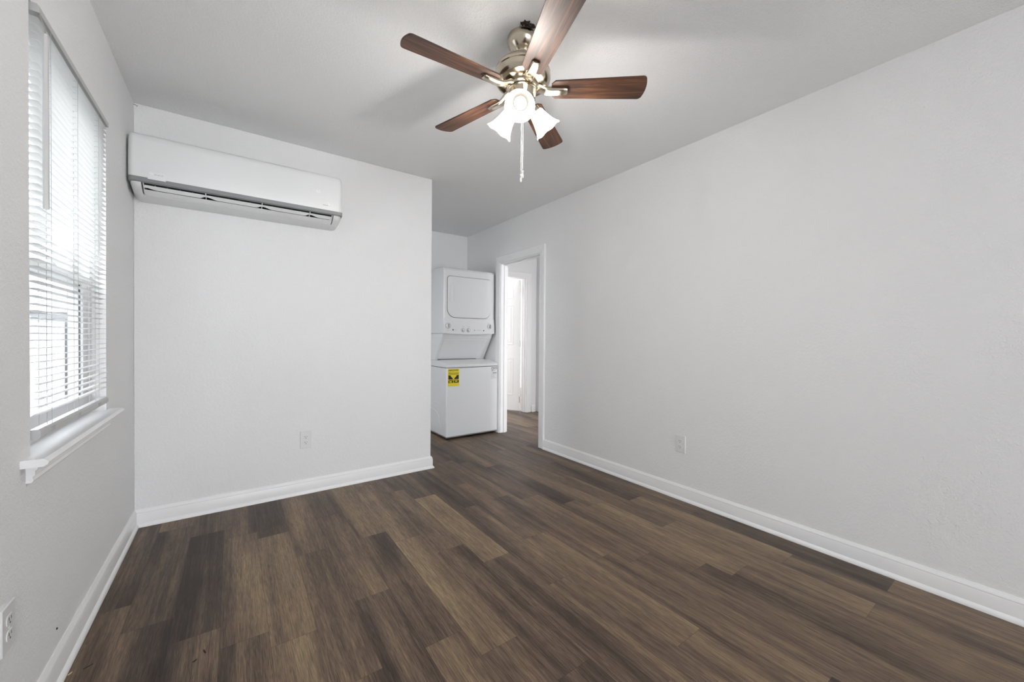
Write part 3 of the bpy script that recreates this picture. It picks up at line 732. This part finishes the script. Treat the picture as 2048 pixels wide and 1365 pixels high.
# dryer
DYF = 3.878
b = MB(); b.prism([(DYF, 1.150), (DYF, 1.848), (DYF+.010, 1.868), (DYF+.030, 1.880), (WYB, 1.880), (WYB, 1.150)], 'x', WX0, WX1)
dry = b.build('dryer_cabinet', M['enamel'], ws, bevel=.012, bseg=3)
pl = rrect(WX0+.045, WX1-.055, 1.328, 1.782, (.095, .095, .032, .032), 8)
pg = rrect(WX0+.041, WX1-.051, 1.324, 1.786, (.098, .098, .035, .035), 8)
b = MB(); b.prism(pg, 'y', DYF-.0015, DYF+.004); b.build('door_gap', M['dark'], dry)
b = MB(); b.prism(pl, 'y', DYF-.012, DYF+.002); dd = b.build('dryer_door', M['enamel'], ws, bevel=.006, bseg=3)
hx0, hx1, hz0, hz1 = 1.938, 1.975, 1.49, 1.705
b = MB(); b.prism(rrect(hx0, hx1, hz0, hz1, .01, 4), 'y', DYF-.0205, DYF-.010); b.build('door_handle', M['enamel'], dd, bevel=.003)
# control panel, bowed along its lower edge
b = MB(); n = 16; rings = []
for i in range(n+1):
    t_ = i/n; x_ = WX0+.002+(WX1-WX0-.004)*t_; bow = 1-(2*t_-1)**2
    zb_ = 1.152-.012*bow; f_ = DYF-.012-.006*bow
    rings.append([Vector((x_, y_, z_)) for y_, z_ in ((DYF+.02, zb_), (f_+.004, zb_), (f_, zb_+.006), (f_+.001, 1.262), (f_+.005, 1.285), (DYF-.004, 1.318), (DYF-.001, 1.323), (DYF+.02, 1.323))])
b.loft(rings); cp_ = b.build('control_panel', M['enamel'], ws, smooth=25)
def pf(x_): t_ = (x_-WX0)/(WX1-WX0); return DYF-.012-.006*(1-(2*t_-1)**2)
def knob(x_, z_, r_, name='knob'):
    y_ = pf(x_)
    mt = Matrix.Translation((x_, y_+.0015, z_)) @ Matrix.Rotation(PI/2, 4, 'X')
    b = MB(); b.lathe([(r_+.004, 0), (r_+.004, .002), (r_, .003), (r_*.9, .012), (r_*.75, .014)], 24, mt)
    k_ = b.build(name, M['enamel'], cp_, smooth=35, bevel=0)
    b = MB(); b.lathe([(r_+.0062, .0), (r_+.0062, .0018), (r_+.004, .0018)], 24, mt, cap=False); b.build('knob_ring', M['ink'], cp_)
    return k_
for x_, z_, r_ in ((1.906, 1.2345, .025), (2.436, 1.2355, .025), (2.088, 1.190, .017), (2.156, 1.189, .017)):
    k_ = knob(x_, z_, r_)
    if r_ > .02:
        b = MB(); b.box(x_-.005, x_+.004, pf(x_)-.026, pf(x_)-.010, z_-.021, z_+.021); b.build('knob_grip', M['grey_trim'], cp_, bevel=.002)
    else:
        b = MB(); b.prism([(x_-r_*.85, z_+r_*.5), (x_-r_*.5, z_), (x_-r_*.1, z_-r_*.8), (x_-r_*.7, z_-r_*.7), (x_-r_, z_)], 'y', pf(x_)-.0150, pf(x_)-.0115); b.build('knob_grip', M['grey_trim'], cp_)
for x_, z_, r_, m_ in ((1.965, 1.191, .008, 'ink'), (2.235, 1.190, .006, 'inklight'), (2.358, 1.189, .007, 'ink')):
    b = MB(); b.lathe([(r_, 0), (r_, .004), (r_*.7, .005)], 16, Matrix.Translation((x_, pf(x_)+.001, z_)) @ Matrix.Rotation(PI/2, 4, 'X')); b.build('panel_button', M[m_], cp_)
for x_, z_, w_ in ((2.075, 1.226, .03), (2.145, 1.226, .03), (1.89, 1.185, .03), (2.26, 1.19, .06), (1.985, 1.19, .02), (2.41, 1.275, .03)):
    b = MB(); b.box(x_, x_+w_, pf(x_+w_/2)-.0008, pf(x_+w_/2)+.004, z_, z_+.0028); b.build('panel_print', M['inklight'], cp_)
# yellow energy label and grey-printed label on the washer front
LX0, LX1, LZ0, LZ1 = 1.876, 2.010, .578, .768
b = MB(); b.box(LX0, LX1, WYF-.0010, WYF+.001, LZ0, LZ1); el = b.build('energy_label', M['yellow'], ws)
text_part('energy_label_title', 'ENERGYGUIDE', .0225, (LX0+.007, WYF-.0011, LZ1-.024), (1, 0, 0), (0, 0, 1), M['labelblack'], el, bold=.0005, sx=.78)
b = MB(); yy0, yy1 = WYF-.0016, WYF-.0009
b.prism([(1.938, .737), (1.946, .737), (1.942, .743)], 'y', yy0, yy1)
for z_, h_ in ((.7185, .004), (.710, .003), (.7035, .002), (.6495, .0025), (.646, .001)): b.box(LX0+.006, LX1-.005, yy0, yy1, z_, z_+h_)
b.prism([(LX0+.005, .6545), (1.936, .6545), (1.930, .668), (1.912, .684), (LX0+.030, .696), (LX0+.005, .700)], 'y', yy0, yy1)
b.prism([(LX1-.005, .6545), (1.950, .6545), (1.956, .668), (1.974, .684), (LX1-.030, .696), (LX1-.005, .700)], 'y', yy0, yy1)
b.box(LX0+.005, 1.938, yy0, yy1, .6155, .642).box(1.946, LX1-.004, yy0, yy1, .6155, .642)
for i in range(4): b.box(LX0+.008, LX0+.02+.05*((i*7) % 3)/2, yy0, yy1, LZ1-.041+.0035*i*.5, LZ1-.0402+.0035*i*.5)
b.build('energy_label_print', M['labelblack'], el)
b = MB()
b.box(1.892, 1.922, yy0-.0004, yy1, .622, .634).box(1.960, 1.990, yy0-.0004, yy1, .626, .636)
for i in range(3): b.box(LX0+.01, LX1-.012-.02*(i % 2), yy0, yy1, .585+.009*i, .5868+.009*i)
b.build('energy_label_figures', M['yellow'], el)
b = MB(); b.box(2.424, 2.506, WYF-.0010, WYF+.001, .628, .768); sp_ = b.build('spec_label', M['paper'], ws)
b = MB()
DZ_ = -.008
for x0_, x1_ in ((2.427, 2.462), (2.466, 2.503)):
    b.box(x0_, x1_, yy0, yy1, .766+DZ_, .773+DZ_).box(x0_, x1_, yy0, yy1, .750+DZ_, .756+DZ_).box(x0_, x0_+.004, yy0, yy1, .756+DZ_, .766+DZ_).box(x1_-.004, x1_, yy0, yy1, .756+DZ_, .766+DZ_)
for i in range(3): b.box(2.433+.009*i, 2.437+.009*i, yy0, yy1, .726+DZ_, .742+DZ_)
b.box(2.470, 2.478, yy0, yy1, .728+DZ_, .736+DZ_).box(2.445, 2.498, yy0, yy1, .703+DZ_, .711+DZ_)
b.build('spec_label_print', M['ink'], sp_)
b = MB()
b.box(2.424, 2.498, yy0, yy1, .690+DZ_, .692+DZ_).box(2.424, 2.498, yy0, yy1, .648+DZ_, .650+DZ_)
for i in range(4): b.box(2.426+.006*(i % 2), 2.488-.01*(i % 3), yy0, yy1, .657+.008*i+DZ_, .659+.008*i+DZ_)
b.build('spec_label_lines', M['inklight'], sp_)

# ------------------------------------------------------------------ wall outlets
def outlet(loc, rz, label):
    root = empty('wall_outlet', loc, rz); tag(root, label, 'outlet')
    b = MB(); pr = rrect(-.0365, .0365, -.059, .059, .004, 3)
    ins = rrect(-.0345, .0345, -.057, .057, .003, 3)
    b.loft([[Vector((x_, 0, z_)) for x_, z_ in pr], [Vector((x_, -.004, z_)) for x_, z_ in pr], [Vector((x_, -.0062, z_)) for x_, z_ in ins]])
    b.build('cover_plate', M['outlet'], root, smooth=40, local=True)
    for s in (1, -1):
        b = MB(); c_ = []
        for i in range(24):
            a = 2*PI*i/24; c_.append((.0172*math.cos(a), s*.0195 + max(-.0128, min(.0128, .0172*math.sin(a)))))
        b.prism(c_, 'y', -.0080, -.0060); rc = b.build('receptacle', M['outlet'], root, local=True, bevel=.0006)
        b = MB(); b.box(-.0075, -.0050, -.0083, -.0078, s*.0195-.001, s*.0195+.0075).box(.0048, .0070, -.0083, -.0078, s*.0195-.0002, s*.0195+.0068)
        b.lathe([(.0026, 0), (.0026, .0004)], 12, Matrix.Translation((0, -.0079, s*.0195-.0075)) @ Matrix.Rotation(PI/2, 4, 'X'))
        b.build('receptacle_slots', M['slot'], rc, local=True)
    b = MB(); b.lathe([(.003, 0), (.003, .0008), (.001, .0013)], 12, Matrix.Translation((0, -.0061, 0)) @ Matrix.Rotation(PI/2, 4, 'X')); b.build('cover_screw', M['outlet'], root, local=True)
    return root
outlet((.4185, YB, .379), 0, 'white wall outlet on the back wall below the air conditioner')
outlet((XR, 1.513, .383), -PI/2, 'white wall outlet low on the long right wall')
outlet((XL, 1.526, .375), PI/2, 'white wall outlet on the left wall below the window')

# ------------------------------------------------------------------ small marks
b = MB(); b.lathe([(.0035, 0), (.0035, .002), (.0015, .003)], 12, Matrix.Translation((XL, 1.872, .160)) @ Matrix.Rotation(PI/2, 4, 'Y'))
tag(b.build('nail', M['rust']), 'small dark nail head in the left wall just above the baseboard', 'nail')
b = MB(); b.tube([(XL+.001, YB-.004, 2.428), (XL+.012, YB-.012, 2.424), (XL+.016, YB-.012, 2.416), (XL+.020, YB-.010, 2.424)], .0014, 6)
tag(b.build('wire_hook', M['ink']), 'tiny wire hook in the ceiling corner above the air conditioner', 'hook')
def chip(x_, y_, a, ln, wd_, m_, label):
    b = MB(); d = Vector((math.cos(a), math.sin(a), 0)); t_ = Vector((-d.y, d.x, 0)); c_ = Vector((x_, y_, 0))
    rings = [[c_+d*u*ln+t_*wd_*s*k+Vector((0, 0, z_)) for s, z_ in ((-1, 0), (1, 0), (.7, .002), (-.7, .0026))] for u, k in ((-.5, .2), (-.2, .5), (.2, .45), (.5, .12))]
    b.loft(rings); tag(b.build('wood_chip', m_), label, 'wood chip', 'wood chips on the floor')
chip(-.0813, 1.7316, 1.9, .022, .005, M['chip'], 'largest dark wood chip on the floor boards in front of the window')
chip(-.1061, 1.7000, .6, .014, .004, M['chip'], 'small dark wood chip just in front of the largest chip')
chip(-.444+.05, 1.874, .5, .024, .003, M['chip'], 'thin dark wood chip lying close to the left baseboard')
chip(-.4345, 1.868, 1.0, .014, .004, M['palechip'], 'pale wood chip against the left baseboard')
